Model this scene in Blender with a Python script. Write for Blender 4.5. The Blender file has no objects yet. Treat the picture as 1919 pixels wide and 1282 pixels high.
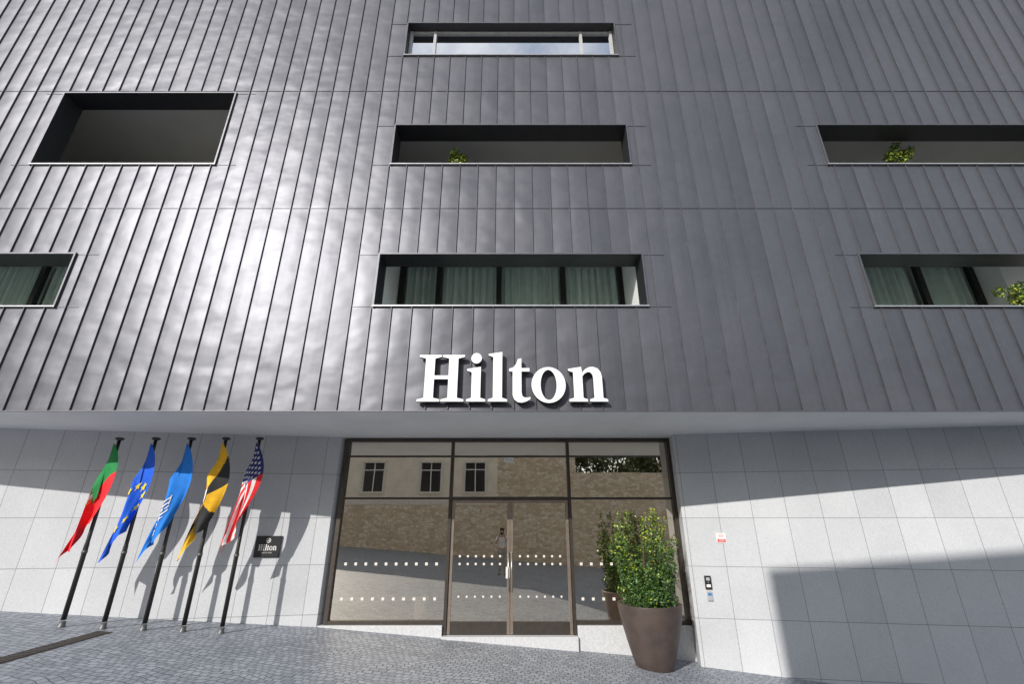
import bpy, bmesh, math, random
from mathutils import Vector, Matrix
R = math.radians
scene = bpy.context.scene
col = scene.collection
random.seed(4)
TH = R(21.4); CT, ST = math.cos(TH), math.sin(TH)
F = 853.3; CAMY = -7.16; CAMZ = 2.0

def at(px, py, y):
    D = y - CAMY
    u = (px-960)/F; v = (641-py)/F
    t = D/(CT - v*ST)
    return u*t, CAMZ + t*(v*CT+ST)
def gz(x): return -.147-.077*max(-45, min(45, x))

# ------------------------------------------------------------------ materials
def new_mat(name):
    m = bpy.data.materials.new(name); m.use_nodes = True
    nt = m.node_tree; b = nt.nodes['Principled BSDF']
    return m, nt, b
def N(nt, t, **kw):
    n = nt.nodes.new(t)
    for k, v in kw.items(): setattr(n, k, v)
    return n
def L(nt, a, b): nt.links.new(a, b)
def ramp(nt, fac, stops):
    r = N(nt, 'ShaderNodeValToRGB'); L(nt, fac, r.inputs[0])
    el = r.color_ramp.elements
    while len(el) < len(stops): el.new(.5)
    for e, (p, c) in zip(el, stops): e.position = p; e.color = (*c, 1) if len(c) == 3 else c
    return r.outputs[0]
def mth(nt, op, a, b=None):
    n = N(nt, 'ShaderNodeMath', operation=op)
    for i, x in enumerate((a, b)):
        if x is None: continue
        if isinstance(x, (int, float)): n.inputs[i].default_value = x
        else: L(nt, x, n.inputs[i])
    return n.outputs[0]
def noise(nt, vec, scale, detail=3, rough=.55):
    n = N(nt, 'ShaderNodeTexNoise'); n.inputs['Scale'].default_value = scale
    n.inputs['Detail'].default_value = detail; n.inputs['Roughness'].default_value = rough
    L(nt, vec, n.inputs['Vector']); return n.outputs['Fac']
def bump(nt, b, h, strength, dist):
    n = N(nt, 'ShaderNodeBump'); n.inputs['Strength'].default_value = strength; n.inputs['Distance'].default_value = dist
    L(nt, h, n.inputs['Height']); L(nt, n.outputs[0], b.inputs['Normal'])
def simple(name, c, rough=.6, metal=0, var=.12, scale=12, bmp=0):
    m, nt, b = new_mat(name)
    tc = N(nt, 'ShaderNodeTexCoord').outputs['Object']
    f = noise(nt, tc, scale, 4)
    lo = tuple(x*(1-var) for x in c); hi = tuple(min(1, x*(1+var)) for x in c)
    L(nt, ramp(nt, f, [(.3, lo), (.7, hi)]), b.inputs['Base Color'])
    b.inputs['Roughness'].default_value = rough; b.inputs['Metallic'].default_value = metal
    if bmp: bump(nt, b, noise(nt, tc, scale*6, 4), bmp, .01)
    return m

SEAM0, SEAM = .03, .354
def zinc_mat():
    m, nt, b = new_mat('dark_zinc')
    tc = N(nt, 'ShaderNodeTexCoord').outputs['Object']
    s = N(nt, 'ShaderNodeSeparateXYZ'); L(nt, tc, s.inputs[0])
    q = mth(nt, 'DIVIDE', mth(nt, 'SUBTRACT', s.outputs[0], SEAM0), SEAM)
    pid = mth(nt, 'FLOOR', q); fr = mth(nt, 'FRACT', q)
    wn = N(nt, 'ShaderNodeTexWhiteNoise', noise_dimensions='1D'); L(nt, pid, wn.inputs['W'])
    mq = N(nt, 'ShaderNodeMapping'); L(nt, tc, mq.inputs[0]); mq.inputs['Scale'].default_value = (1, 1, 1.35)
    def n4(sc, k):
        n = N(nt, 'ShaderNodeTexNoise', noise_dimensions='4D'); L(nt, mq.outputs[0], n.inputs['Vector'])
        L(nt, mth(nt, 'MULTIPLY', pid, k), n.inputs['W'])
        n.inputs['Scale'].default_value = sc; n.inputs['Detail'].default_value = 1.0; n.inputs['Roughness'].default_value = .4
        return n.outputs['Fac']
    dome = mth(nt, 'MULTIPLY', mth(nt, 'SINE', mth(nt, 'MULTIPLY', fr, math.pi)), .16)
    tilt = mth(nt, 'MULTIPLY', mth(nt, 'MULTIPLY', mth(nt, 'SUBTRACT', wn.outputs['Value'], .5), fr), .16)
    h = mth(nt, 'ADD', mth(nt, 'ADD', mth(nt, 'ADD', mth(nt, 'MULTIPLY', n4(1.6, 3.7), .9), mth(nt, 'MULTIPLY', n4(3.2, 2.3), .26)), dome), tilt)
    bump(nt, b, h, 1.0, .029)
    big = noise(nt, tc, .5, 5, .6)
    fine = noise(nt, tc, 9, 4)
    mp = N(nt, 'ShaderNodeMapping'); L(nt, tc, mp.inputs[0]); mp.inputs['Scale'].default_value = (14, 1, .5)
    streak = noise(nt, mp.outputs[0], 1, 4)
    v = mth(nt, 'ADD', mth(nt, 'ADD', mth(nt, 'MULTIPLY', wn.outputs['Value'], .15), mth(nt, 'MULTIPLY', big, .4)), mth(nt, 'ADD', mth(nt, 'MULTIPLY', fine, .2), mth(nt, 'MULTIPLY', streak, .22)))
    L(nt, ramp(nt, v, [(.27, (.094, .096, .109)), (.74, (.150, .151, .165))]), b.inputs['Base Color'])
    L(nt, mth(nt, 'ADD', mth(nt, 'MULTIPLY', big, .12), .388), b.inputs['Roughness'])
    b.inputs['Metallic'].default_value = .58
    b.inputs['Specular IOR Level'].default_value = .28
    return m
def granite_mat():
    m, nt, b = new_mat('pale_granite_panels')
    uv = N(nt, 'ShaderNodeUVMap').outputs[0]
    tc = N(nt, 'ShaderNodeTexCoord').outputs['Object']
    br = N(nt, 'ShaderNodeTexBrick'); br.offset = 0; br.squash = 1
    br.inputs['Scale'].default_value = 1; br.inputs['Brick Width'].default_value = .62; br.inputs['Row Height'].default_value = .85
    br.inputs['Mortar Size'].default_value = .0042; br.inputs['Mortar Smooth'].default_value = .1; br.inputs['Bias'].default_value = 0
    br.inputs['Color1'].default_value = (.0, .0, .0, 1); br.inputs['Color2'].default_value = (1, 1, 1, 1)
    L(nt, uv, br.inputs['Vector'])
    sp = noise(nt, tc, 42, 2, .8); bg = noise(nt, tc, 1.1, 5)
    sepc = mth(nt, 'MULTIPLY', br.outputs['Color'], .14)
    v = mth(nt, 'ADD', mth(nt, 'ADD', mth(nt, 'MULTIPLY', sp, .62), mth(nt, 'MULTIPLY', bg, .35)), sepc)
    c = ramp(nt, v, [(.28, (.45, .46, .475)), (.80, (.68, .69, .70))])
    mx = N(nt, 'ShaderNodeMixRGB'); L(nt, br.outputs['Fac'], mx.inputs[0]); L(nt, c, mx.inputs[1]); mx.inputs[2].default_value = (.2, .2, .205, 1)
    L(nt, mx.outputs[0], b.inputs['Base Color']); b.inputs['Roughness'].default_value = .75
    bump(nt, b, mth(nt, 'SUBTRACT', mth(nt, 'MULTIPLY', sp, .12), br.outputs['Fac']), .35, .005)
    return m
def setts_mat():
    m, nt, b = new_mat('granite_setts')
    tc = N(nt, 'ShaderNodeTexCoord').outputs['Object']
    nd = N(nt, 'ShaderNodeTexNoise'); nd.inputs['Scale'].default_value = 1.5; L(nt, tc, nd.inputs['Vector'])
    sc = N(nt, 'ShaderNodeVectorMath', operation='SCALE'); L(nt, nd.outputs['Color'], sc.inputs[0]); sc.inputs['Scale'].default_value = .32
    ad = N(nt, 'ShaderNodeVectorMath', operation='ADD'); L(nt, tc, ad.inputs[0]); L(nt, sc.outputs[0], ad.inputs[1])
    mp = N(nt, 'ShaderNodeMapping'); L(nt, ad.outputs[0], mp.inputs[0]); mp.inputs['Rotation'].default_value = (0, 0, .12)
    br = N(nt, 'ShaderNodeTexBrick'); br.offset = .5
    br.inputs['Scale'].default_value = 1; br.inputs['Brick Width'].default_value = .115; br.inputs['Row Height'].default_value = .105
    br.inputs['Mortar Size'].default_value = .009; br.inputs['Mortar Smooth'].default_value = .6
    br.inputs['Color1'].default_value = (0, 0, 0, 1); br.inputs['Color2'].default_value = (1, 1, 1, 1)
    L(nt, mp.outputs[0], br.inputs['Vector'])
    bg = noise(nt, tc, .7, 4); fn = noise(nt, tc, 40, 3)
    v = mth(nt, 'ADD', mth(nt, 'ADD', mth(nt, 'MULTIPLY', br.outputs['Color'], .4), mth(nt, 'MULTIPLY', bg, .5)), mth(nt, 'MULTIPLY', fn, .25))
    c = ramp(nt, v, [(.2, (.18, .20, .235)), (.85, (.40, .425, .47))])
    mx = N(nt, 'ShaderNodeMixRGB'); L(nt, br.outputs['Fac'], mx.inputs[0]); L(nt, c, mx.inputs[1]); mx.inputs[2].default_value = (.12, .125, .135, 1)
    L(nt, mx.outputs[0], b.inputs['Base Color']); b.inputs['Roughness'].default_value = .55
    bump(nt, b, mth(nt, 'SUBTRACT', mth(nt, 'MULTIPLY', fn, .4), br.outputs['Fac']), .8, .012)
    return m
def rubble_mat():
    m, nt, b = new_mat('rubble_stone')
    tc = N(nt, 'ShaderNodeTexCoord').outputs['Object']
    mp = N(nt, 'ShaderNodeMapping'); L(nt, tc, mp.inputs[0]); mp.inputs['Scale'].default_value = (2.8, 2.8, 5)
    vo = N(nt, 'ShaderNodeTexVoronoi', feature='DISTANCE_TO_EDGE'); L(nt, mp.outputs[0], vo.inputs['Vector']); vo.inputs['Scale'].default_value = 1.3
    vc = N(nt, 'ShaderNodeTexVoronoi'); L(nt, mp.outputs[0], vc.inputs['Vector']); vc.inputs['Scale'].default_value = 1.3
    bw = N(nt, 'ShaderNodeSeparateXYZ'); L(nt, vc.outputs['Color'], bw.inputs[0])
    c = ramp(nt, bw.outputs[0], [(0, (.60, .46, .31)), (.5, (.76, .61, .43)), (1, (.86, .76, .60))])
    e = ramp(nt, vo.outputs['Distance'], [(.0, (1, 1, 1)), (.06, (0, 0, 0))])
    mx = N(nt, 'ShaderNodeMixRGB'); L(nt, e, mx.inputs[0]); L(nt, c, mx.inputs[1]); mx.inputs[2].default_value = (.48, .39, .29, 1)
    L(nt, mx.outputs[0], b.inputs['Base Color']); b.inputs['Roughness'].default_value = .9
    bump(nt, b, vo.outputs['Distance'], .5, .05)
    return m
def glass_mat(name, tint, refl, gcol=(1, 1, 1)):
    m = bpy.data.materials.new(name); m.use_nodes = True; nt = m.node_tree; nt.nodes.clear()
    o = N(nt, 'ShaderNodeOutputMaterial'); mx = N(nt, 'ShaderNodeMixShader')
    t = N(nt, 'ShaderNodeBsdfTransparent'); g = N(nt, 'ShaderNodeBsdfGlossy')
    t.inputs[0].default_value = (*tint, 1); g.inputs[0].default_value = (*gcol, 1); g.inputs['Roughness'].default_value = .0
    tc = N(nt, 'ShaderNodeTexCoord').outputs['Object']
    bp = N(nt, 'ShaderNodeBump'); bp.inputs['Strength'].default_value = .06; bp.inputs['Distance'].default_value = .01
    L(nt, noise(nt, tc, 1.2, 1), bp.inputs['Height']); L(nt, bp.outputs[0], g.inputs['Normal'])
    mx.inputs[0].default_value = refl
    L(nt, t.outputs[0], mx.inputs[1]); L(nt, g.outputs[0], mx.inputs[2]); L(nt, mx.outputs[0], o.inputs[0])
    return m
def leaf_mat(name, c1, c2):
    m, nt, b = new_mat(name)
    g = N(nt, 'ShaderNodeNewGeometry')
    L(nt, ramp(nt, g.outputs['Random Per Island'], [(0, c1), (1, c2)]), b.inputs['Base Color'])
    b.inputs['Roughness'].default_value = .5
    return m

M = dict(
    zinc=zinc_mat(), granite=granite_mat(), setts=setts_mat(), rubble=rubble_mat(),
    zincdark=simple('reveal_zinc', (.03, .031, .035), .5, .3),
    frame_metal=simple('window_flashing', (.12, .12, .132), .45, .6),
    sill=simple('sunlit_sill_metal', (.42, .42, .43), .4, .5),  # sill paler than the flashing: its sunlit edge is put into the colour
    soffit=simple('soffit_plaster', (.80, .805, .81), .85, 0, .05, 1.2),
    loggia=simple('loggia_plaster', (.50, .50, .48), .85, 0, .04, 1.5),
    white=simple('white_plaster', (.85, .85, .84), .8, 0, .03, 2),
    bronze=simple('dark_bronze_frame', (.085, .072, .062), .38, .6),
    bronze2=simple('bronze_door_frame', (.38, .31, .25), .32, .7),
    plinth=simple('plinth_stone', (.58, .585, .59), .75, 0, .12, 25),
    blackframe=simple('black_frame', (.012, .013, .014), .4),
    glass=glass_mat('entrance_glass', (1, .93, .80), .78, (1, .92, .79)),
    glass_up=glass_mat('curtain_glass', (.87, .94, .91), .05),
    glass_sky=glass_mat('top_window_glass', (.3, .34, .36), .8),
    curtain=simple('sheer_curtain', (.80, .85, .82), .9, 0, .06, 4),
    room=simple('dark_room', (.05, .045, .04), .9),
    lobby=simple('lobby_plaster', (.66, .54, .40), .8),
    lobbyfloor=simple('lobby_floor', (.16, .13, .10), .4),
    letter=simple('white_acrylic', (.88, .88, .87), .4, 0, .02),
    letterside=simple('letter_return', (.022, .022, .025), .5),
    pole=simple('dark_pole_metal', (.06, .057, .054), .38, .7),
    polefoot=simple('pole_socket', (.15, .15, .15), .5, .6),
    pot=simple('brown_pot', (.085, .062, .053), .5, .1, .2, 5, .1),
    soil=simple('soil', (.035, .025, .018), .95),
    bark=simple('bark', (.12, .085, .06), .9, 0, .3, 18, .5),
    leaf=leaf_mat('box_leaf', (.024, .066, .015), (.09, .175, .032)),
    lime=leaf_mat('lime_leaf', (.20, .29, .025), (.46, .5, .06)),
    treeleaf=leaf_mat('tree_leaf', (.05, .09, .03), (.15, .19, .07)),
    marking=simple('white_marking', (.85, .83, .8), .6, 0, .03),
    dots=simple('pale_dots', (.74, .70, .64), .7, 0, .03),
    plaque=simple('plaque_black', (.03, .03, .033), .35),
    red=simple('sign_red', (.6, .03, .025), .5), grey=simple('grey_plastic', (.4, .41, .42), .45),
    blue=simple('blue_plastic', (.05, .2, .5), .4), black=simple('black_plastic', (.015, .015, .016), .4),
    steel=simple('brushed_steel', (.6, .57, .52), .3, .9),
    rust=simple('drain_iron', (.105, .095, .09), .7, .4, .3, 20, .3),
    plaster_warm=simple('warm_plaster', (.88, .78, .63), .9, 0, .1, 1.5),
    stone_trim=simple('stone_trim', (.78, .71, .6), .85, 0, .12, 8),
    doorwood=simple('pale_door_wood', (.5, .41, .31), .7, 0, .12, 5),
    tile=simple('roof_tile', (.42, .27, .18), .8, 0, .25, 6),
    skin=simple('skin', (.55, .36, .27), .55), shirt=simple('white_shirt', (.92, .91, .9), .85), trousers=simple('grey_trousers', (.42, .40, .38), .9),
    hair=simple('dark_hair', (.03, .02, .015), .6), shoe=simple('shoe', (.04, .035, .03), .5),
    f_green=simple('flag_green', (.006, .22, .05), .75), f_red=simple('flag_red', (.8, .012, .02), .75),
    f_blue=simple('flag_blue', (.006, .11, .68), .75), f_sky=simple('flag_azure', (.006, .20, .70), .75),
    f_yellow=simple('flag_yellow', (.88, .48, .012), .75), f_star=simple('flag_star', (.95, .72, .04), .75), f_black=simple('flag_black', (.02, .02, .021), .75),
    f_white=simple('flag_white', (.82, .81, .79), .75), f_navy=simple('flag_navy', (.018, .03, .16), .75),
)

# ------------------------------------------------------------------ mesh helper
class MB:
    def __init__(s): s.v = []; s.f = []; s.mi = []; s.sm = []; s.uv = {}
    def face(s, pts, mi=0, smooth=False, uv=None):
        b = len(s.v); s.v += [tuple(p) for p in pts]; s.f.append(tuple(range(b, b+len(pts)))); s.mi.append(mi); s.sm.append(smooth)
        if uv: s.uv[len(s.f)-1] = uv
    def box(s, x0, x1, y0, y1, z0, z1, mi=0, skip=''):
        b = len(s.v)
        s.v += [(x0,y0,z0),(x1,y0,z0),(x1,y1,z0),(x0,y1,z0),(x0,y0,z1),(x1,y0,z1),(x1,y1,z1),(x0,y1,z1)]
        for k, q in (('b',(0,3,2,1)),('t',(4,5,6,7)),('f',(0,1,5,4)),('r',(1,2,6,5)),('k',(2,3,7,6)),('l',(3,0,4,7))):
            if k in skip: continue
            s.f.append(tuple(b+i for i in q)); s.mi.append(mi); s.sm.append(False)
    def lathe(s, prof, c=(0,0,0), n=32, mi=0, cap=True):
        b = len(s.v)
        for r, z in prof:
            for i in range(n):
                a = 2*math.pi*i/n; s.v.append((c[0]+r*math.cos(a), c[1]+r*math.sin(a), c[2]+z))
        for k in range(len(prof)-1):
            for i in range(n):
                j = (i+1) % n
                s.f.append((b+k*n+i, b+k*n+j, b+(k+1)*n+j, b+(k+1)*n+i)); s.mi.append(mi); s.sm.append(True)
        if cap:
            s.f.append(tuple(b+i for i in reversed(range(n)))); s.mi.append(mi); s.sm.append(False)
            e = b+(len(prof)-1)*n
            s.f.append(tuple(e+i for i in range(n))); s.mi.append(mi); s.sm.append(False)
    def tube(s, p0, p1, r0, r1, n=10, mi=0):
        p0, p1 = Vector(p0), Vector(p1); d = (p1-p0).normalized()
        a = d.orthogonal().normalized(); c = d.cross(a); b = len(s.v)
        for p, r in ((p0, r0), (p1, r1)):
            for i in range(n):
                t = 2*math.pi*i/n; s.v.append(tuple(p + a*r*math.cos(t) + c*r*math.sin(t)))
        for i in range(n):
            j = (i+1) % n; s.f.append((b+i, b+j, b+n+j, b+n+i)); s.mi.append(mi); s.sm.append(True)
        s.f.append(tuple(b+i for i in reversed(range(n)))); s.mi.append(mi); s.sm.append(False)
        s.f.append(tuple(b+n+i for i in range(n))); s.mi.append(mi); s.sm.append(False)
    def holes(s, x0, x1, z0, z1, y, hs, flip=False):
        xs = sorted({x0, x1, *[h[0] for h in hs], *[h[1] for h in hs]}); zs = sorted({z0, z1, *[h[2] for h in hs], *[h[3] for h in hs]})
        xs = [x for x in xs if x0 <= x <= x1]; zs = [z for z in zs if z0 <= z <= z1]
        for a, b in zip(xs, xs[1:]):
            for c, d in zip(zs, zs[1:]):
                mx, mz = (a+b)/2, (c+d)/2
                if any(h[0] < mx < h[1] and h[2] < mz < h[3] for h in hs): continue
                q = [(a,y,c),(b,y,c),(b,y,d),(a,y,d)]
                s.face(q[::-1] if flip else q)
    def leaves(s, blobs, n, size, rnd, lime=None):
        w = [b[3]*b[4]*b[5] for b in blobs]
        w = [x**.67 for x in w]
        for _ in range(n):
            b = rnd.choices(blobs, w)[0]
            d = Vector((rnd.gauss(0,1), rnd.gauss(0,1), rnd.gauss(0,1))).normalized()
            r = rnd.uniform(.45, 1.0)**.6 * rnd.uniform(.9, 1.1)
            c = Vector((b[0]+d.x*b[3]*r, b[1]+d.y*b[4]*r, b[2]+d.z*b[5]*r))
            nrm = (d + Vector((rnd.gauss(0,.7), rnd.gauss(0,.7), rnd.gauss(0,.7)+.3))).normalized()
            a = nrm.orthogonal().normalized(); a = Matrix.Rotation(rnd.uniform(0, 6.28), 3, nrm) @ a; e = nrm.cross(a)
            l = size*rnd.uniform(.65, 1.25); k = l*.55
            mi = 0
            if lime and rnd.random() < lime(c, d, r): mi = 1
            s.face([c-a*l*.5, c-e*k*.5+nrm*.1*l, c+a*l*.5, c+e*k*.5+nrm*.1*l], mi, True)
    def build(s, name, mats, parent=None, loc=None):
        me = bpy.data.meshes.new(name); me.from_pydata(s.v, [], s.f)
        for m in (mats if isinstance(mats, (list, tuple)) else [mats]): me.materials.append(m)
        me.polygons.foreach_set('material_index', s.mi); me.polygons.foreach_set('use_smooth', s.sm)
        if s.uv:
            ul = me.uv_layers.new(name='UVMap')
            for fi, uv in s.uv.items():
                for li, c in zip(me.polygons[fi].loop_indices, uv): ul.data[li].uv = c
        me.update()
        o = bpy.data.objects.new(name, me); col.objects.link(o)
        if parent: o.parent = parent
        if loc: o.location = loc
        return o
def bevel(o, w=.01, seg=2):
    bm = bmesh.new(); bm.from_mesh(o.data)
    bmesh.ops.bevel(bm, geom=bm.edges[:], offset=w, segments=seg, affect='EDGES', profile=.6, clamp_overlap=True)
    bm.to_mesh(o.data); bm.free(); return o
def link_mesh(name, me, mats, parent=None, loc=None):
    me.materials.clear()
    for m in (mats if isinstance(mats, (list, tuple)) else [mats]): me.materials.append(m)
    o = bpy.data.objects.new(name, me); col.objects.link(o)
    if parent: o.parent = parent
    if loc: o.location = loc
    return o
def tag(o, label=None, cat=None, group=None, kind=None):
    if label: o['label'] = label
    if cat: o['category'] = cat
    if group: o['group'] = group
    if kind: o['kind'] = kind
    return o
def empty(name, loc=(0,0,0), rz=0):
    o = bpy.data.objects.new(name, None); col.objects.link(o); o.location = loc; o.rotation_euler = (0,0,rz); o.empty_display_size = .2
    return o
def bx(name, mat, parent, *a, bev=0):
    m = MB(); m.box(*a); o = m.build(name, mat, parent)
    return bevel(o, bev) if bev else o
def eval_mesh(ob):
    dg = bpy.context.evaluated_depsgraph_get(); dg.update()
    me = bpy.data.meshes.new_from_object(ob.evaluated_get(dg))
    bpy.data.objects.remove(ob)
    return me
def poly_mesh(polys, ext=0):
    cu = bpy.data.curves.new('outline', 'CURVE'); cu.dimensions = '2D'; cu.fill_mode = 'BOTH'; cu.extrude = ext
    for p in polys:
        sp = cu.splines.new('POLY'); sp.points.add(len(p)-1)
        for q, (x, y) in zip(sp.points, p): q.co = (x, y, 0, 1)
        sp.use_cyclic_u = True
    ob = bpy.data.objects.new('outline', cu); col.objects.link(ob)
    return eval_mesh(ob)
def text_mesh(body, size):
    cu = bpy.data.curves.new('text', 'FONT'); cu.body = body; cu.size = size; cu.align_x = 'CENTER'; cu.align_y = 'CENTER'; cu.resolution_u = 3
    ob = bpy.data.objects.new('text', cu); col.objects.link(ob)
    return eval_mesh(ob)
def stand(me):                                 # XY drawing -> upright, facing -Y
    for v in me.vertices: v.co = Vector((v.co.x, -v.co.z, v.co.y))
    me.update(); return me

def ell(cx, cy, rx, ry, n=40): return [(cx+rx*math.cos(2*math.pi*i/n), cy+ry*math.sin(2*math.pi*i/n)) for i in range(n)]
GLYPH = [
 [[(0,0),(0,4),(12.5,7),(12.5,81),(0,84),(0,88),(43,88),(43,84),(30.5,81),(30.5,48.5),(57.5,48.5),(57.5,81),(45,84),(45,88),(88,88),(88,84),(75.5,81),(75.5,7),(88,4),(88,0),(45,0),(45,4),(57.5,7),(57.5,41.5),(30.5,41.5),(30.5,7),(43,4),(43,0)]],
 [[(93,0),(93,4),(102,7),(102,54.5),(93,57.5),(93,61),(119.5,65),(119.5,7),(129,4),(129,0)], ell(110.5,81.5,10.2,10.2)],
 [[(134,0),(134,4),(143,7),(143,84),(134,87),(134,90),(160.5,94),(160.5,7),(170,4),(170,0)]],
 [[(180.5,56),(174,56),(174,61.5),(182,64),(187,70),(191,80),(197.5,81.5),(197.5,62.5),(213,62.5),(213,56),(197.5,56),(197.5,17),(199,10),(203,7.5),(208,7),(214,8.5),(214,4.5),(207,.5),(198,-2),(190,-1),(183.5,4),(180.5,12)]],
 [ell(249,31,32.5,33.5), ell(249,31,15.2,28)],
 [[(287,0),(287,4),(296.5,7),(296.5,54.5),(287,57.5),(287,61),(312.5,65),(314,54),(320,60.5),(328,64.5),(336,65),(344,62),(349.5,55),(351.5,46),(351.5,7),(360,4),(360,0),(326,0),(326,4),(334.5,7),(334.5,43),(333.5,50),(329.5,54.5),(324,55),(318,51.5),(314,46.5),(314,7),(322,4),(322,0)]],
]

# ------------------------------------------------------------------ ground
g = MB()
xs = [-400,-45,45,400]
for a, b in zip(xs, xs[1:]): g.face([(a,-300,gz(a)),(b,-300,gz(b)),(b,300,gz(b)),(a,300,gz(a))])
tag(g.build('cobbled_street', M['setts']), 'grey cobbled street sloping down to the right in front of the building', 'street', kind='structure')

# ------------------------------------------------------------------ hotel building
B = empty('hotel_building')
tag(B, 'large building clad in dark standing seam metal over pale stone base with glazed entrance', 'building')
SO = 3.66; TOP = 17; XW = 18
X0, X1 = -2.40, 2.353
OPEN = dict(c3=(X0,X1,5.48,6.51), c2=(X0,X1,8.61,9.62), c1=(X0,X1,11.71,12.75), l2=(-9.57,-5.93,8.61,10.53),
            l3=(-13.2,-7.97,5.47,6.52), r2=(6.31,13,8.61,9.62), r3=(6.32,13,5.47,6.51))
hs = list(OPEN.values())
f = MB(); f.holes(-XW, XW, SO-.03, TOP, 0, hs)
k0 = int((-XW-SEAM0)/SEAM)
for k in range(k0, -k0+1):
    x = SEAM0 + k*SEAM
    if abs(x) > XW-.05: continue
    iv = sorted([(h[2]-.03, h[3]+.03) for h in hs if h[0]-.05 < x < h[1]+.05]); z = SO-.03
    for a, b in iv + [(TOP, TOP)]:
        if a > z: f.box(x-.006, x+.006, -.027, .0, z, a, skip='k')
        z = b
for zz in (7.55, 10.62, 13.7):
    f.box(-XW, XW, -.011, .0, zz-.005, zz+.005, skip='k')
for h in hs:
    for zz in (h[2]-.012, h[3]+.004):
        f.box(h[0]-.42, h[0]-.03, -.009, 0, zz-.005, zz+.005, skip='k'); f.box(h[1]+.03, h[1]+.42, -.009, 0, zz-.005, zz+.005, skip='k')
f.build('metal_cladding', M['zinc'], B)
sh = MB(); sh.box(-XW, XW, .0, 16, SO+.31, TOP, skip='fb'); sh.box(-XW, XW, 9.5, 16, -3, SO+.3, skip='tb')
sh.build('rear_shell', M['room'], B)
bx('soffit', M['soffit'], B, -XW, XW, .012, 9.4, SO, SO+.3)
bx('cladding_edge_trim', M['frame_metal'], B, -XW, XW, -.02, .010, SO-.05, SO-.031)

def recess(h, depth, ceil, front=.4, ext=(.002, .002)):
    x0, x1, z0, z1 = h; m = MB()
    m.box(x0-ext[0], x1+ext[1], front, depth, z0-1.1, z1+ceil, skip='f')
    m.holes(x0-ext[0], x1+ext[1], z0-1.1, z1+ceil, front, [h], True)
    return m
def opening(key, kind, mull=(), glaze_y=1.4, depth=3, ceil=.35, mw=.055, rev=.4, ext=(.002, .002)):
    h = OPEN[key]; x0, x1, z0, z1 = h
    m = MB(); e = .03
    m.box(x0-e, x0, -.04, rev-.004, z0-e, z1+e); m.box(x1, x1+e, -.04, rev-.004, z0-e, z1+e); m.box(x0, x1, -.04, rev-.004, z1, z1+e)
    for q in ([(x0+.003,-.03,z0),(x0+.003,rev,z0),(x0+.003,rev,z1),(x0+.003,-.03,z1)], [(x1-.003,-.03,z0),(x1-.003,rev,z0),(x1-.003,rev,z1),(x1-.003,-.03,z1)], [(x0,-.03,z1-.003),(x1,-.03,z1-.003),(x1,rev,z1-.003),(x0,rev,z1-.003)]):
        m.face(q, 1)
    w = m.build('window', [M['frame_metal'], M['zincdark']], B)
    s = MB(); s.box(x0-e, x1+e, -.046, -.042, z0-.02, z0+.002); s.box(x0, x1, -.041, rev-.004, z0-.02, z0+.001); s.build('sill', M['sill'], w)
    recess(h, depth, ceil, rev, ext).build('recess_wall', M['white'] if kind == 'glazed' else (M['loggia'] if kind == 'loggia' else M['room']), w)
    if kind in ('glazed', 'flush'):
        zt = z1+ceil-.02 if kind == 'glazed' else z1-.004; zb = z0-1.08 if kind == 'glazed' else z0+.004
        mull = list(mull); fm = M['blackframe'] if kind == 'glazed' else M['grey']
        for i, xm in enumerate(mull):
            bx('mullion', fm, w, xm-mw, xm+mw, glaze_y-.05, glaze_y+.05, zb, zt)
        bx('frame_rail', fm, w, x0+.004, x1-.004, glaze_y-.04, glaze_y+.04, zt-.05, zt-.002)
        bx('frame_rail', fm, w, x0+.004, x1-.004, glaze_y-.04, glaze_y+.04, zb, zb+.05)
        for a, b in zip(mull, mull[1:]):
            p = MB(); p.face([(a+mw,glaze_y,zb+.05),(b-mw,glaze_y,zb+.05),(b-mw,glaze_y,zt-.05),(a+mw,glaze_y,zt-.05)])
            p.build('pane', M['glass_up'] if kind == 'glazed' else M['glass_sky'], w)
            if kind == 'glazed':
                c = MB(); n = 120; ph = a*7
                def cy(i):
                    x = a+mw+(b-a-2*mw)*i/n
                    return x, glaze_y+.16+.05*math.sin(x*38+ph+1.3*math.sin(x*7))+.016*math.sin(x*83+ph)
                for i in range(n):
                    (xa, ya), (xb, yb) = cy(i), cy(i+1)
                    c.face([(xa,ya,zb+.03),(xb,yb,zb+.03),(xb,yb,zt),(xa,ya,zt)], 0, True)
                c.build('curtain', M['curtain'], w)
    return w
opening('c3', 'glazed', (-2.33,-1.55,-.276,1.08,2.30), depth=3.2, ceil=.68, mw=.055)
opening('l3', 'glazed', (-13.1,-11.34,-10.04,-8.74,-8.0), depth=3.2, ceil=.68, mw=.055)
w3 = opening('r3', 'glazed', (6.4,7.45,8.7,9.83), depth=3.2, ceil=.68, mw=.055)
bx('recess_partition', M['white'], w3, 9.9, 10.45, .9, 3.18, 4.4, 7.17)
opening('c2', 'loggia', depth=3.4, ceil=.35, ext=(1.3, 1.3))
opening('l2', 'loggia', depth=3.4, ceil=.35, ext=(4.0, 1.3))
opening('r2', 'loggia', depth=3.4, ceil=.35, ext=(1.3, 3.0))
opening('c1', 'flush', (X0+.04,-1.80,1.61,X1-.04), glaze_y=.20, depth=3, ceil=.1, mw=.03, rev=.3)

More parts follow.
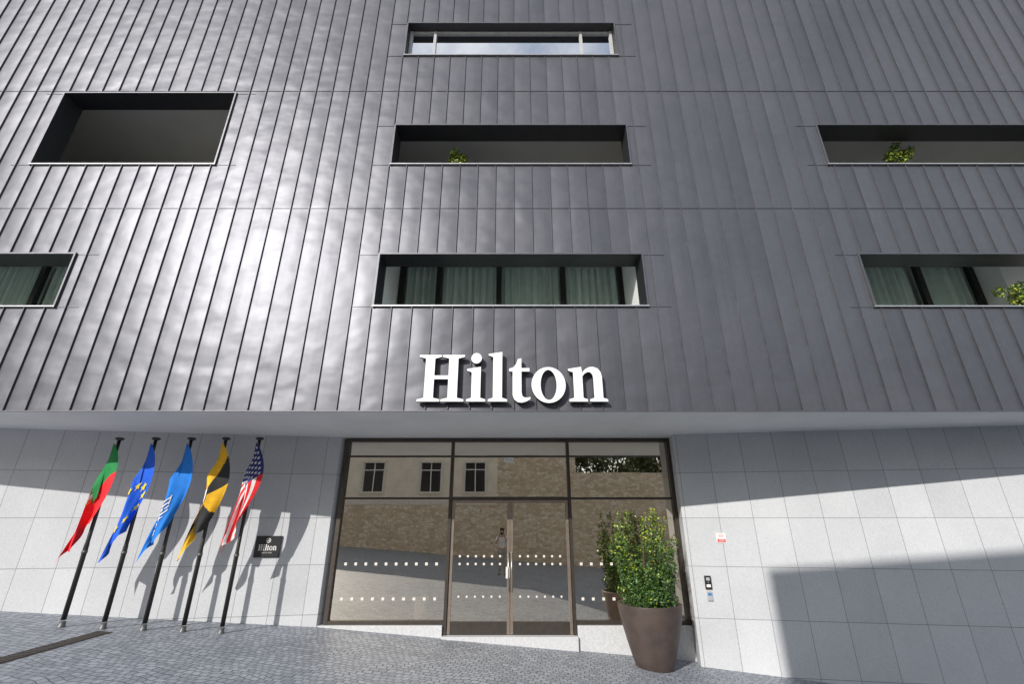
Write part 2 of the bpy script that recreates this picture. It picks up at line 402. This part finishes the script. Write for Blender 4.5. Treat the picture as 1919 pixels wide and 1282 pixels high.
# stone base walls
LA, LB = Vector((-XW, 2.70+.164*(-XW+3.66))), Vector((-3.66, 2.70))
RA, RB = Vector((3.33, 2.38)), Vector((XW, 2.38-.155*(XW-3.31)))
def stone(name, pts):
    m = MB(); s = 0
    for a, b in zip(pts, pts[1:]):
        ln = (b-a).length
        m.face([(a.x,a.y,-3),(b.x,b.y,-3),(b.x,b.y,SO),(a.x,a.y,SO)], 0, False, [(s,-3-.34),(s+ln,-3-.34),(s+ln,SO-.34),(s,SO-.34)]); s += ln
    return m.build(name, M['granite'], B)
stone('stone_cladding', [LA, LB, Vector((-3.60, 2.93))])
stone('stone_cladding', [Vector((3.42, 2.93)), RA, RB])
YE = 2.84
o = bx('plinth', M['plinth'], B, -3.65, -1.31, YE-.13, YE+.2, -.8, .155, bev=.008)
o = bx('plinth', M['plinth'], B, 1.23, 3.38, YE-.13, YE+.2, -.9, .155, bev=.008)
o = bx('threshold', M['plinth'], B, -1.305, 1.225, YE-.2, YE+.25, -.8, -.012, bev=.008)
GX0, GX1, DX0, DX1, TZ = -3.57, 3.40, -1.27, 1.19, 2.42
e = MB(); d = .07
e.box(GX0, GX0+.08, YE-d, YE+d, .157, SO-.01); e.box(GX1-.08, GX1, YE-d, YE+d, .157, SO-.01)
e.box(GX0+.08, GX1-.08, YE-d, YE+d, SO-.08, SO-.01)
e.box(DX0-.03, DX0+.03, YE-d-.01, YE+d, -.01, SO-.081); e.box(DX1-.03, DX1+.03, YE-d-.01, YE+d, -.01, SO-.081)
for a, b in ((GX0+.08, DX0-.03), (DX1+.03, GX1-.08)):
    e.box(a, b, YE-d+.005, YE+d, TZ-.022, TZ+.022); e.box(a, b, YE-d+.005, YE+d, .157, .22)
e.box(DX0+.03, DX1-.03, YE-d, YE+d, TZ-.03, TZ+.03)
EF = e.build('entrance_frame', M['bronze'], B)
def squares(x0, x1, z, y, step, sz, parent):
    m = MB(); n = int((x1-x0)/step); off = (x1-x0-(n-1)*step)/2
    for i in range(n):
        x = x0+off+i*step
        m.face([(x-sz,y,z-sz),(x+sz,y,z-sz),(x+sz,y,z+sz),(x-sz,y,z+sz)])
    m.build('safety_marking', M['dots'], parent)
for a, b in ((GX0+.08, DX0-.03), (DX1+.03, GX1-.08)):
    for z0, z1 in ((.22, TZ-.022), (TZ+.022, SO-.08)):
        m = MB(); m.face([(a,YE,z0),(b,YE,z0),(b,YE,z1),(a,YE,z1)]); m.build('pane', M['glass'], EF)
    squares(a+.05, b-.05, 1.19, YE-.004, .2, .026, EF); squares(a+.05, b-.05, .58, YE-.004, .2, .026, EF)
m = MB(); m.face([(DX0+.03,YE,TZ+.03),(DX1-.03,YE,TZ+.03),(DX1-.03,YE,SO-.08),(DX0+.03,YE,SO-.08)]); m.build('pane', M['glass'], EF)
DM = -.04
for i, (a, b) in enumerate(((DX0+.04, DM-.004), (DM+.004, DX1-.04))):
    m = MB(); w = .055; y0, y1 = YE-.05, YE+.03
    m.box(a, a+w, y0, y1, .0, TZ-.035); m.box(b-w, b, y0, y1, .0, TZ-.035); m.box(a+w, b-w, y0, y1, TZ-.09, TZ-.035)
    D = m.build('door', M['bronze2'], B)
    bx('kick_plate', M['bronze'], D, a+w, b-w, y0-.004, y1, .005, .2)
    m = MB(); m.face([(a+w,YE-.01,.2),(b-w,YE-.01,.2),(b-w,YE-.01,TZ-.09),(a+w,YE-.01,TZ-.09)]); m.build('pane', M['glass'], D)
    squares(a+w+.03, b-w-.03, 1.33, YE-.015, .16, .020, D); squares(a+w+.03, b-w-.03, .62, YE-.015, .16, .017, D); squares(a+w+.03, b-w-.03, 1.19, YE-.015, .16, .020, D)
    hx = b-w*.5 if i == 0 else a+w*.5
    m = MB(); m.tube((hx,y0-.05,.72),(hx,y0-.05,1.42),.011,.011)
    for z in (.78, 1.36): m.tube((hx,y0-.05,z),(hx,y0,z),.009,.009)
    m.build('handle', M['steel'], D)
    if i == 0:
        bx('lock_plate', M['dots'], D, hx-.05, hx+.03, y0-.035, y0-.003, .94, 1.14, bev=.006)
lb = MB(); lb.box(-3.62, 3.42, 2.95, 9.3, -.02, SO-.02, skip='ft'); lb.build('lobby_wall', M['lobby'], B)
bx('lobby_floor', M['lobbyfloor'], B, -3.6, 3.4, 2.95, 9.2, -.018, -.008)
m = MB(); m.box(-.17, .03, YE-.012, YE-.006, 3.16, 3.25); m.box(-.14, .0, YE-.014, YE-.0125, 3.2, 3.212, 1); m.build('transom_sticker', [M['marking'], M['grey']], EF)

# ------------------------------------------------------------------ letters sign
S = empty('sign_lettering', (0, -.09, 3.745)); tag(S, 'large white serif letter sign with dark sides mounted above the entrance', 'sign')
sx, sy = .00842, .0089; lx0 = at(781, 750, -.12)[0]
for gl in GLYPH:
    me = stand(poly_mesh([[(x*sx+lx0, y*sy) for x, y in p] for p in gl], .036))
    o = link_mesh('letter', me, [M['letter'], M['letterside']], S)
    for pl in me.polygons: pl.material_index = 0 if pl.normal.y < -.9 else 1

# ------------------------------------------------------------------ flags
def star(cx, cy, r, k=.4):
    return [(cx+(r if i % 2 == 0 else r*k)*math.sin(math.pi*i/5), cy+(r if i % 2 == 0 else r*k)*math.cos(math.pi*i/5)) for i in range(10)]
FH, FL = .95, 1.4
def flag_map(ph):
    def P(s, t, off=0):
        e = s**.8
        x = (1-t)*(.23*math.sin(math.pi*s**.8)+.03*s) - t*.28*e
        x += -.19*math.sin(math.pi*min(1, t*1.1)**.9)*(1-s)**.6*min(1, s*6)
        x += .03*e*math.sin(6.28*(1.6*t+.25*s)+ph*2)
        z = -.93*t - s*(1.42-.36*t) + .03*math.sin(9*t+ph)*s + .06*s*s*math.sin(8*t+ph*3)
        y = -.07 - .03*s - .055*min(1, s*2.2)*math.sin(6.28*(1.7*t+.35*s)+ph) - .016*s*math.sin(6.28*(3.6*t-.3*s)+2*ph) - off
        return (x, y, z)
    return P
def make_flag(name, loc, ph, mats, picker, label, marks=()):
    root = empty(name, loc); tag(root, label, 'flag', 'flags on the row of poles')
    P = flag_map(ph); m = MB(); ns, nt_ = 78, 60
    for i in range(ns+1):
        for j in range(nt_+1): m.v.append(P(i/ns, j/nt_))
    for i in range(ns):
        for j in range(nt_):
            a = i*(nt_+1)+j
            m.f.append((a, a+1, a+nt_+2, a+nt_+1)); m.mi.append(picker((i+.5)/ns, (j+.5)/nt_)); m.sm.append(True)
    m.build('cloth', mats, root)
    for nm, me, mat in marks:
        bm = bmesh.new(); bm.from_mesh(me); bmesh.ops.triangulate(bm, faces=bm.faces[:])
        for _ in range(2):
            ed = [q for q in bm.edges if q.calc_length() > .035]
            if ed: bmesh.ops.subdivide_edges(bm, edges=ed, cuts=2); bmesh.ops.triangulate(bm, faces=bm.faces[:])
        for v in bm.verts:
            s, t = v.co.x/FL, -v.co.y/FH          # drawn with the hoist at x=0, top edge at y=0
            v.co = Vector(P(min(1, max(0, s)), min(1, max(0, t)), .012))
        bm.to_mesh(me); bm.free(); link_mesh(nm, me, mat, root)
    for zz in (-.02, -.9):
        ring = MB(); ring.tube((0,-.045,zz),(0,.0,zz),.012,.012); ring.build('clip', M['steel'], root)
tops = []
pole_labels = ['leftmost dark flagpole with red and green flag', 'dark flagpole with starred blue flag, second from left', 'middle dark flagpole with lettered blue flag', 'dark flagpole with black and yellow flag', 'rightmost dark flagpole, nearest the entrance, with striped flag']
for i in range(5):
    k = i/4; x = -7.2+k*2.32; D = 8.43+k*.456; y = D+CAMY; z = gz(x)
    h = 3.38-z+.02*i
    r = empty('flagpole', (x, y, z)); tag(r, pole_labels[i], 'flagpole', 'flagpoles beside the entrance')
    m = MB(); m.lathe([(.036,.1),(.036,1.2),(.03,1.25),(.028,h)], n=18); m.build('pole', M['pole'], r)
    m = MB(); m.lathe([(.036,h-.02),(.072,h),(.072,h+.022),(.045,h+.035)], n=20); m.build('cap', M['pole'], r)
    m = MB(); m.lathe([(.055,-.05),(.055,.015),(.044,.03),(.044,.08)], n=18); m.build('socket', M['polefoot'], r)
    m = MB(); m.lathe([(.041,h*.36),(.041,h*.36+.05)], n=16); m.build('collar', M['polefoot'], r)
    tops.append((x, y-.03, z+h-.08))
make_flag('flag', tops[0], .4, [M['f_green'], M['f_red'], M['f_yellow']], lambda s, t: 0 if s < .36 else 1, 'limp flag with green and red fields on the leftmost pole',
    [('emblem', poly_mesh([ell(.50,-.475,.13,.13), ell(.50,-.475,.10,.10)]), M['f_yellow']), ('shield', poly_mesh([[(.45,-.41),(.55,-.41),(.55,-.5),(.50,-.56),(.45,-.5)]]), M['f_white'])])
make_flag('flag', tops[1], 1.7, [M['f_blue']], lambda s, t: 0, 'limp plain blue flag with ring of yellow stars',
    [('star', poly_mesh([star(.80+.35*math.sin(a*math.pi/6), -.475+.35*math.cos(a*math.pi/6), .075, .45)]), M['f_star']) for a in range(12)])
def fit(me, cx, cy, sc=1):
    for v in me.vertices: v.co = Vector((v.co.x*sc+cx, v.co.y*sc+cy, 0))
    return me
fl = poly_mesh([[(x*.0018+.66, y*.0036-.60) for x, y in p] for gl in GLYPH for p in gl])
make_flag('flag', tops[2], 2.6, [M['f_sky']], lambda s, t: 0, 'limp bright blue flag with white lettering on the middle pole',
    [('lettering', fl, M['f_white']), ('small_lettering', fit(text_mesh('HOTELS & RESORTS', .075), .98, -.70), M['f_white'])])
def gyr(s, t):
    a = math.atan2((t-.5)*FH, (s-.5)*FL)/(2*math.pi)*8
    return int(math.floor(a)) % 2
make_flag('flag', tops[3], 3.5, [M['f_yellow'], M['f_black']], gyr, 'limp black and yellow flag with pale crest',
    [('crest', poly_mesh([[(.58,-.3),(.82,-.3),(.82,-.52),(.7,-.64),(.58,-.52)]]), M['f_white']), ('crest_band', poly_mesh([[(.56,-.68),(.84,-.68),(.84,-.73),(.56,-.73)]]), M['f_white'])])
def us(s, t):
    if s < .4 and t < 7/13: return 2
    return int(t*13) % 2
st = []
for r_ in range(9):
    for c_ in range(6 if r_ % 2 == 0 else 5):
        st.append(star(.047+c_*.0935+(.047 if r_ % 2 else 0), -(.051+r_*.0512), .028))
make_flag('flag', tops[4], 4.6, [M['f_red'], M['f_white'], M['f_navy']], us, 'limp red and white striped flag with navy starred corner',
    [('stars', poly_mesh(st), M['f_white'])])

# ------------------------------------------------------------------ wall things
angL = math.atan(.164); angR = -math.atan(.155)
def yl(x): return 2.70+.164*(x+3.66)
def yr(x): return 2.38-.155*(x-3.31)
def hit(px, py, fn):
    y = 2.5
    for _ in range(12):
        x, z = at(px, py, y); y = fn(x)
    return x, y, z
x, y, z = hit(503, 1025, yl)
r = empty('wall_plaque', (x, y, z), angL); r.scale = (.95,1,.95); tag(r, 'square black wall plaque with white emblem and lettering left of the entrance', 'plaque')
bx('plate', M['plaque'], r, -.245, .245, -.035, -.002, -.2, .2, bev=.004)
link_mesh('lettering', stand(poly_mesh([[((q[0]-180)*.00098, q[1]*.00125-.07) for q in p] for gl in GLYPH for p in gl])), M['marking'], r, (0,-.037,0))
link_mesh('small_lettering', stand(text_mesh('PORTO GAIA', .035)), M['dots'], r, (0,-.037,-.115))
link_mesh('emblem', stand(poly_mesh([ell(0,.115,.045,.045), ell(0,.115,.034,.034), [(-.02,.095),(-.02,.135),(-.01,.135),(-.01,.095)], [(.01,.095),(.01,.135),(.02,.135),(.02,.095)], [(-.0095,.11),(-.0095,.12),(.0095,.12),(.0095,.11)]])), M['marking'], r, (0,-.037,0))
x, y, z = hit(1352, 1009, yr)
r = empty('notice_sign', (x, y, z), angR); r.scale = (.86,.86,.86); tag(r, 'small white and red notice sign on the pale stone wall', 'sign')
bx('plate', M['marking'], r, -.1, .1, -.012, -.002, -.1, .1)
m = MB(); m.face([(-.085,-.014,-.085),(.085,-.014,-.085),(.085,-.014,-.02),(-.085,-.014,-.02)]); m.build('red_band', M['red'], r)
m = MB()
for zz, ww in ((.075,.05),(.055,.07),(.035,.06),(.018,.04)): m.face([(-ww,-.0135,zz-.003),(ww,-.0135,zz-.003),(ww,-.0135,zz+.003),(-ww,-.0135,zz+.003)])
m.build('print_lines', M['red'], r)
m = MB()
for zz in (-.04,-.062): m.face([(-.06,-.0155,zz-.004),(.06,-.0155,zz-.004),(.06,-.0155,zz+.004),(-.06,-.0155,zz+.004)])
m.build('white_lines', M['marking'], r)
x, y, z = hit(1327, 1092, yr)
r = empty('intercom', (x, y, z), angR); r.scale = (.92,1,.92); tag(r, 'black upright intercom panel on the wall beside the potted shrub', 'intercom')
bx('case', M['black'], r, -.062, .062, -.04, -.002, -.12, .12, bev=.008)
bx('speaker_grille', M['grey'], r, -.035, .035, -.045, -.041, .035, .09); bx('button', M['marking'], r, -.04, .04, -.046, -.041, -.085, -.035, bev=.003)
m = MB(); m.lathe([(.016,0),(.016,.006)], n=16); o = m.build('lens', M['steel'], r, (0,-.041,.0)); o.rotation_euler = (R(90),0,0)
x, y, z = hit(1331, 1118, yr)
r = empty('card_reader', (x, y, z), angR); r.scale = (.9,1,.9); tag(r, 'small grey card reader with blue patch just below the intercom', 'card reader')
bx('case', M['grey'], r, -.05, .05, -.03, -.002, -.085, .085, bev=.008); bx('screen', M['blue'], r, -.035, .035, -.034, -.031, .01, .06)

m = MB()
for i in range(40):
    ya, yb = -1.2+i*.06, -1.2+i*.06+.035
    m.face([(-6.52,ya,gz(-6.52)+.006),(-6.36,ya,gz(-6.36)+.006),(-6.36,yb,gz(-6.36)+.006),(-6.52,yb,gz(-6.52)+.006)])
m.face([(-6.56,-1.24,gz(-6.56)+.003),(-6.32,-1.24,gz(-6.32)+.003),(-6.32,1.24,gz(-6.32)+.003),(-6.56,1.24,gz(-6.56)+.003)], 1)
tag(m.build('drain_channel', [M['rust'], M['soil']]), 'dark iron drain channel set in the cobbles below the flagpoles', 'drain')

# ------------------------------------------------------------------ planters
def planter(x, y, z, label, sc=1):
    r = empty('planter_pot', (x, y, z)); tag(r, label, 'planter'); r.scale = (sc,)*3
    prof = [(.30,.0),(.315,.02),(.36,.15),(.43,.38),(.495,.62),(.535,.80),(.55,.9),(.553,.955)]
    m = MB(); m.lathe(prof, n=56); m.f.pop(); m.mi.pop(); m.sm.pop(); m.build('pot', M['pot'], r)
    m = MB(); m.lathe([(.553,.955),(.557,.967),(.548,.972),(.50,.972),(.49,.962),(.485,.86)], n=56, cap=False); m.build('rim', M['pot'], r)
    m = MB(); m.lathe([(.49,.9),(.3,.925),(.02,.935)], n=32, cap=False); m.build('soil', M['soil'], r)
def shrub(x, y, z, label, seed, sc=1, n=14000):
    rn = random.Random(seed); r = empty('potted_shrub', (x, y, z)); tag(r, label, 'shrub'); r.scale = (sc,)*3
    blobs = []
    lobes = ((-.38,-.05,1.42,.15),(-.52,.05,1.12,.11),(-.44,-.15,1.05,.13),(-.28,.10,1.26,.12),(-.10,.16,.88,.14),(.08,-.10,1.30,.14),(.22,.0,1.52,.15),(.38,.03,1.36,.13),(.54,.0,1.02,.11),(.06,.22,1.05,.15),(-.24,-.24,.70,.16),(.30,-.26,.98,.16),(.0,-.3,.56,.16),(.22,.18,1.40,.11))
    for cx, cy, hh, rr in lobes:
        k = 7
        for i in range(k):
            q = i/(k-1); rad = rr*(1.1-.5*q**2)*rn.uniform(.8,1.25)
            sp = .66+.42*q
            blobs.append((cx*sp+rn.uniform(-.06,.06), cy*sp+rn.uniform(-.06,.06), .10+q*(hh-.22)+rn.uniform(-.05,.05), rad, rad, rad*1.1))
        for i in range(5):
            blobs.append((cx+rn.uniform(-.12,.12), cy+rn.uniform(-.12,.12), hh+rn.uniform(-.18,.1), .04, .04, .11))
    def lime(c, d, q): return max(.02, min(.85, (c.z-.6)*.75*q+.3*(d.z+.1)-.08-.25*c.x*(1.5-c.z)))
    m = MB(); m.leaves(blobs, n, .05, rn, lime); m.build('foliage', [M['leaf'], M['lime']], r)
    m = MB()
    for cx, cy in ((-.2,0),(.1,-.1),(.22,.05),(0,.12),(-.05,-.15)):
        m.tube((cx*.5,cy*.5,-.05),(cx,cy,.55),.022,.014,8); m.tube((cx,cy,.55),(cx*1.3,cy*1.2,1.1),.014,.004,8)
    m.build('stems', M['bark'], r)
PX, PY = 2.44, 2.07; PZ = gz(PX)-.01
planter(PX, PY, PZ, 'tall tapered dark brown planter standing on the cobbles right of the doors')
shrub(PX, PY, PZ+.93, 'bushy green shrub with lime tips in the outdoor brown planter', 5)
planter(2.2, 4.6, -.006, 'brown planter inside behind the right entrance glass', .95)
shrub(2.2, 4.6, .88, 'green shrub in the planter inside behind the glass', 8, .95, 7000)
def small_plant(px, py, y, zf, label, seed, w=.26, h=.4):
    x, z = at(px, py, y); rn = random.Random(seed)
    r = empty('balcony_plant', (x, y, zf)); tag(r, label, 'plant', None); dz = z-zf
    bl = [(rn.uniform(-w,w), rn.uniform(-.12,.12), dz+rn.uniform(-h*.6,h*.35), .1, .1, .1) for _ in range(11)]
    bl += [(0,0,dz-.1,.16,.14,.2), (0, 0, dz-.45, .2, .16, .25)]
    m = MB(); m.leaves(bl, 1300, .065, rn, lambda c, d, q: .45); m.build('foliage', [M['leaf'], M['lime']], r)
    m = MB(); m.tube((0,0,.2),(0,0,dz),.02,.01,8)
    for q in range(4): m.tube((0,0,dz-.4),(rn.uniform(-w,w),rn.uniform(-.1,.1),dz),.01,.004,6)
    m.build('stem', M['bark'], r)
    m = MB(); m.lathe([(.12,0),(.17,.3),(.17,.32),(.14,.32),(.13,.28)], n=20); m.build('pot', M['pot'], r)
small_plant(860, 296, .62, 8.61-1.1, 'small green plant at the sill of the central balcony opening', 3, .16, .24)
small_plant(1678, 288, .60, 8.61-1.1, 'bushy green plant at the sill of the upper right balcony opening', 4, .3, .42)
small_plant(1905, 550, .60, 5.47-1.1, 'green plant at the right end of the lower right opening', 6, .28, .4)

x, z = at(790, 1140, 3.1)
r = empty('umbrella_bin', (x, 3.1, -.006)); tag(r, 'white tapered bin inside behind the left entrance glass', 'bin')
m = MB(); m.lathe([(.11,0),(.12,.02),(.15,.55),(.155,.57),(.14,.57),(.135,.53)], n=28, cap=True); m.build('bin_body', M['letter'], r)
m = MB(); m.tube((.02,0,.1),(.1,.03,.74),.015,.012); m.build('umbrella_handle', M['black'], r)

# ------------------------------------------------------------------ across the street (seen mirrored in the glass)
YO = -16.0
def house(name, label, x0, x1, z1, yb, wallmat, wins, doors, course=False, flat=False, rise=2.4):
    r = empty(name, ((x0+x1)/2, YO, gz((x0+x1)/2))); tag(r, label, 'house'); ox, oz = r.location.x, r.location.z
    off = (-ox, -YO, -oz)
    hl = [(a,b,c,d) for a,b,c,d in wins+doors]
    m = MB(); m.holes(x0, x1, -3, z1, YO, hl, True); m.box(x0, x1, yb, YO, -3, z1, skip='kbt')
    m.build('wall', wallmat, r, off)
    m = MB()
    if flat: m.box(x0, x1, yb, YO, z1, z1+.01)
    else:
        zr = z1+rise; ym = (yb+YO)/2
        m.box(x0-.1, x1, yb-.1, YO+.25, z1+.001, z1+.14)
        m.face([(x0,yb,z1+.14),(x0,ym,zr),(x1,ym,zr),(x1,yb,z1+.14)]); m.face([(x0,YO,z1+.14),(x0,ym,zr),(x1,ym,zr),(x1,YO,z1+.14)])
    m.build('roof', M['tile'], r, off)
    for a, b, c, d in wins:
        t = .14; m = MB()
        m.box(a-t, a, YO-.12, YO+.04, c-t, d+t); m.box(b, b+t, YO-.12, YO+.04, c-t, d+t); m.box(a, b, YO-.12, YO+.04, d, d+t); m.box(a, b, YO-.12, YO+.08, c-t, c)
        w = m.build('window', M['stone_trim'], r, off)
        m = MB(); xm = (a+b)/2
        for q in (a, xm-.03, b-.06): m.box(q, q+.06, YO-.11, YO-.07, c, d)
        m.box(a+.06, b-.06, YO-.105, YO-.075, d-.45, d-.39); m.build('frame', M['marking'], w)
        m = MB(); m.face([(a,YO-.1,c),(b,YO-.1,c),(b,YO-.1,d),(a,YO-.1,d)]); m.build('pane', M['blackframe'], w)
    for a, b, c, d in doors:
        m = MB(); m.box(a, b, YO-.15, YO-.1, c, d); m.box(a-.15, a, YO-.12, YO+.04, c, d+.15, 1); m.box(b, b+.15, YO-.12, YO+.04, c, d+.15, 1); m.box(a, b, YO-.12, YO+.04, d, d+.15, 1)
        m.build('door', [M['doorwood'], M['stone_trim']], r, off)
    if course:
        m = MB(); m.box(x0, x1, YO+.002, YO+.05, -2, 2.85); m.build('stone_base', M['rubble'], r, off)
        m = MB(); m.box(x0, x1, YO+.002, YO+.07, 2.851, 3.1); m.build('string_course', M['stone_trim'], r, off)
BX = -6.2; BH = 1.12+.57*(2.2-YO)
house('townhouse', 'low warm plaster house across the street mirrored in the left entrance glass', -24, BX, 6.1, -24, M['plaster_warm'],
      [(-9.1,-7.8,3.6,5.3), (-11.6,-10.3,3.6,5.3), (-14.2,-12.9,3.6,5.3), (-17,-15.7,3.6,5.3)], [], True)
house('plaster_house', 'tall plaster house with two windows mirrored left of the doors', BX, -.9, BH, -23, M['plaster_warm'],
      [(-5.6,-4.3,3.6,5.3), (-2.9,-1.6,3.6,5.3)], [], True, True)
house('stone_house', 'tall rubble stone house across the street mirrored in the door glass', -.9, 3.9, BH-.02, -23, M['rubble'], [], [], False, True)
m = MB(); m.box(3.9, 34, YO-.5, YO, -4, 4.7); tag(m.build('garden_wall', M['rubble']), 'rubble stone garden wall below the trees across the street', 'wall')
for i, (tx, ty, th, lb) in enumerate(((6.6, -19.4, 9.0, 'round leafy tree behind the garden wall, beside the stone house'), (11.8, -20, 8.6, 'leafy tree behind the garden wall, farther down the slope'))):
    rn = random.Random(20+i); r = empty('garden_tree', (tx, ty, gz(tx))); tag(r, lb, 'tree')
    m = MB(); m.tube((0,0,0),(.1,0,th*.55),.2,.12)
    for q in range(6):
        a = q*1.05; m.tube((.1,0,th*.5),(1.4*math.cos(a),1.4*math.sin(a),th*.8),.08,.02,8)
    m.build('trunk', M['bark'], r)
    bl = [(rn.uniform(-2.7,2.7), rn.uniform(-1.9,1.9), th*rn.uniform(.45,1.0), rn.uniform(.7,1.05), rn.uniform(.7,1.05), rn.uniform(.6,.9)) for _ in range(60)]
    m = MB(); m.leaves(bl, 12000, .27, rn); m.build('crown', M['treeleaf'], r)

# ------------------------------------------------------------------ person (mirrored in the door glass)
def skin(name, verts, edges, rad, mat, parent, sub=1):
    me = bpy.data.meshes.new(name); me.from_pydata(verts, edges, [])
    o = bpy.data.objects.new(name, me); col.objects.link(o)
    o.modifiers.new('s', 'SKIN')
    for i, q in enumerate(me.skin_vertices[0].data): q.radius = (rad[i], rad[i]) if not isinstance(rad[i], tuple) else rad[i]; q.use_root = (i == 0)
    s = o.modifiers.new('d', 'SUBSURF'); s.levels = s.render_levels = sub
    me2 = eval_mesh(o)
    for p in me2.polygons: p.use_smooth = True
    return link_mesh(name, me2, mat, parent)
def person(loc):
    r = empty('person', loc); tag(r, 'person in white shirt and grey trousers mirrored in the door glass, holding a camera up', 'person')
    V = [(0,0,.95),(0,.0,1.12),(0,.0,1.32),(0,.0,1.45),(0,.015,1.53),(0,.03,1.62),(0,.03,1.72)]; E = [(i,i+1) for i in range(6)]; Rr = [(.15,.11),(.13,.1),(.16,.11),(.09,.07),.055,(.075,.09),(.055,.07)]
    V.append((0,.13,1.615)); E.append((5,7)); Rr.append(.014)
    for s in (-1, 1):
        b = len(V); V += [(s*.1,0,.88),(s*.11,.02,.5),(s*.12,-.01,.1),(s*.13,.16,.035)]; E += [(0,b),(b,b+1),(b+1,b+2),(b+2,b+3)]; Rr += [.095,.06,.042,.04]
        b = len(V); V += [(s*.19,0,1.41),(s*.27,.1,1.18),(s*.11,.27,1.5),(s*.09,.32,1.57)]; E += [(3,b),(b,b+1),(b+1,b+2),(b+2,b+3)]; Rr += [.06,.045,.03,.032]
        for k in range(4):
            c = len(V); V += [(s*(.085),.33+.0,1.585+.02*k-.03),(s*.065,.365,1.59+.02*k-.03),(s*.04,.37,1.59+.02*k-.03)]; E += [(b+3,c),(c,c+1),(c+1,c+2)]; Rr += [.01,.009,.008]
        c = len(V); V += [(s*.07,.31,1.535),(s*.045,.33,1.54)]; E += [(b+3,c),(c,c+1)]; Rr += [.011,.009]
    skin('body', V, E, Rr, M['skin'], r)
    V = [(0,0,.92),(0,0,1.12),(0,0,1.32),(0,0,1.44)]; E = [(0,1),(1,2),(2,3)]; Rr = [(.17,.13),(.155,.12),(.18,.13),(.1,.085)]
    for s in (-1,1):
        b = len(V); V += [(s*.19,0,1.41),(s*.25,.07,1.24)]; E += [(3,b),(b,b+1)]; Rr += [.075,.065]
    skin('shirt', V, E, Rr, M['shirt'], r)
    V = [(0,0,.95)]; E = []; Rr = [(.165,.125)]
    for s in (-1,1):
        b = len(V); V += [(s*.1,0,.86),(s*.11,.02,.5),(s*.12,-.01,.09)]; E += [(0,b),(b,b+1),(b+1,b+2)]; Rr += [.11,.078,.065]
    skin('trousers', V, E, Rr, M['trousers'], r)
    skin('hair', [(0,.0,1.68),(0,-.03,1.74),(0,-.06,1.64)], [(0,1),(0,2)], [.085,.075,.06], M['hair'], r)
    for s in (-1,1): skin('shoe', [(s*.12,-.03,.04),(s*.13,.1,.035),(s*.135,.19,.03)], [(0,1),(1,2)], [.045,.045,.035], M['shoe'], r)
    c = empty('camera', (loc[0], loc[1]+.34, loc[2]+1.59)); tag(c, 'black camera held up by the person in white shirt', 'camera')
    bx('camera_body', M['black'], c, -.07, .07, -.03, .03, -.045, .05, bev=.01)
    m = MB(); m.lathe([(.038,0),(.038,.07),(.032,.075)], n=20); o = m.build('lens', M['black'], c, (0,.03,0)); o.rotation_euler = (R(-90),0,0)
person((-.42, CAMY-1.1, gz(-.42)))

# ------------------------------------------------------------------ light, sky, camera
sd = Vector((-.6, -1, .57)).normalized()
w = bpy.data.worlds.new('World'); scene.world = w; w.use_nodes = True; nt = w.node_tree
sky = N(nt, 'ShaderNodeTexSky', sky_type='NISHITA'); sky.sun_disc = False
sky.sun_elevation = math.asin(sd.z); sky.sun_rotation = math.atan2(sd.x, sd.y) % (2*math.pi)
tc = N(nt, 'ShaderNodeTexCoord').outputs['Generated']
cf = ramp(nt, noise(nt, tc, 2.6, 7, .6), [(.40, (0,0,0)), (.64, (.85,.85,.85))])
mx = N(nt, 'ShaderNodeMixRGB'); L(nt, cf, mx.inputs[0]); L(nt, sky.outputs[0], mx.inputs[1]); mx.inputs[2].default_value = (7.3, 7.5, 7.8, 1)
bgn = nt.nodes['Background']; L(nt, mx.outputs[0], bgn.inputs[0]); bgn.inputs[1].default_value = .15
sl = bpy.data.lights.new('Sun', 'SUN'); sl.energy = 4.0; sl.angle = R(.5); sl.color = (1, .96, .91)
so = bpy.data.objects.new('Sun', sl); col.objects.link(so); so.rotation_euler = (-sd).to_track_quat('-Z', 'Y').to_euler()
cd = bpy.data.cameras.new('Camera'); cd.lens = 16.0; cd.sensor_width = 36; cd.clip_end = 2000; cd.clip_start = .05
co = bpy.data.objects.new('Camera', cd); col.objects.link(co); co.location = (0, CAMY, CAMZ); co.rotation_euler = (R(90)+TH, 0, 0)
scene.camera = co
scene.view_settings.view_transform = 'Standard'; scene.view_settings.look = 'None'; scene.view_settings.exposure = 0
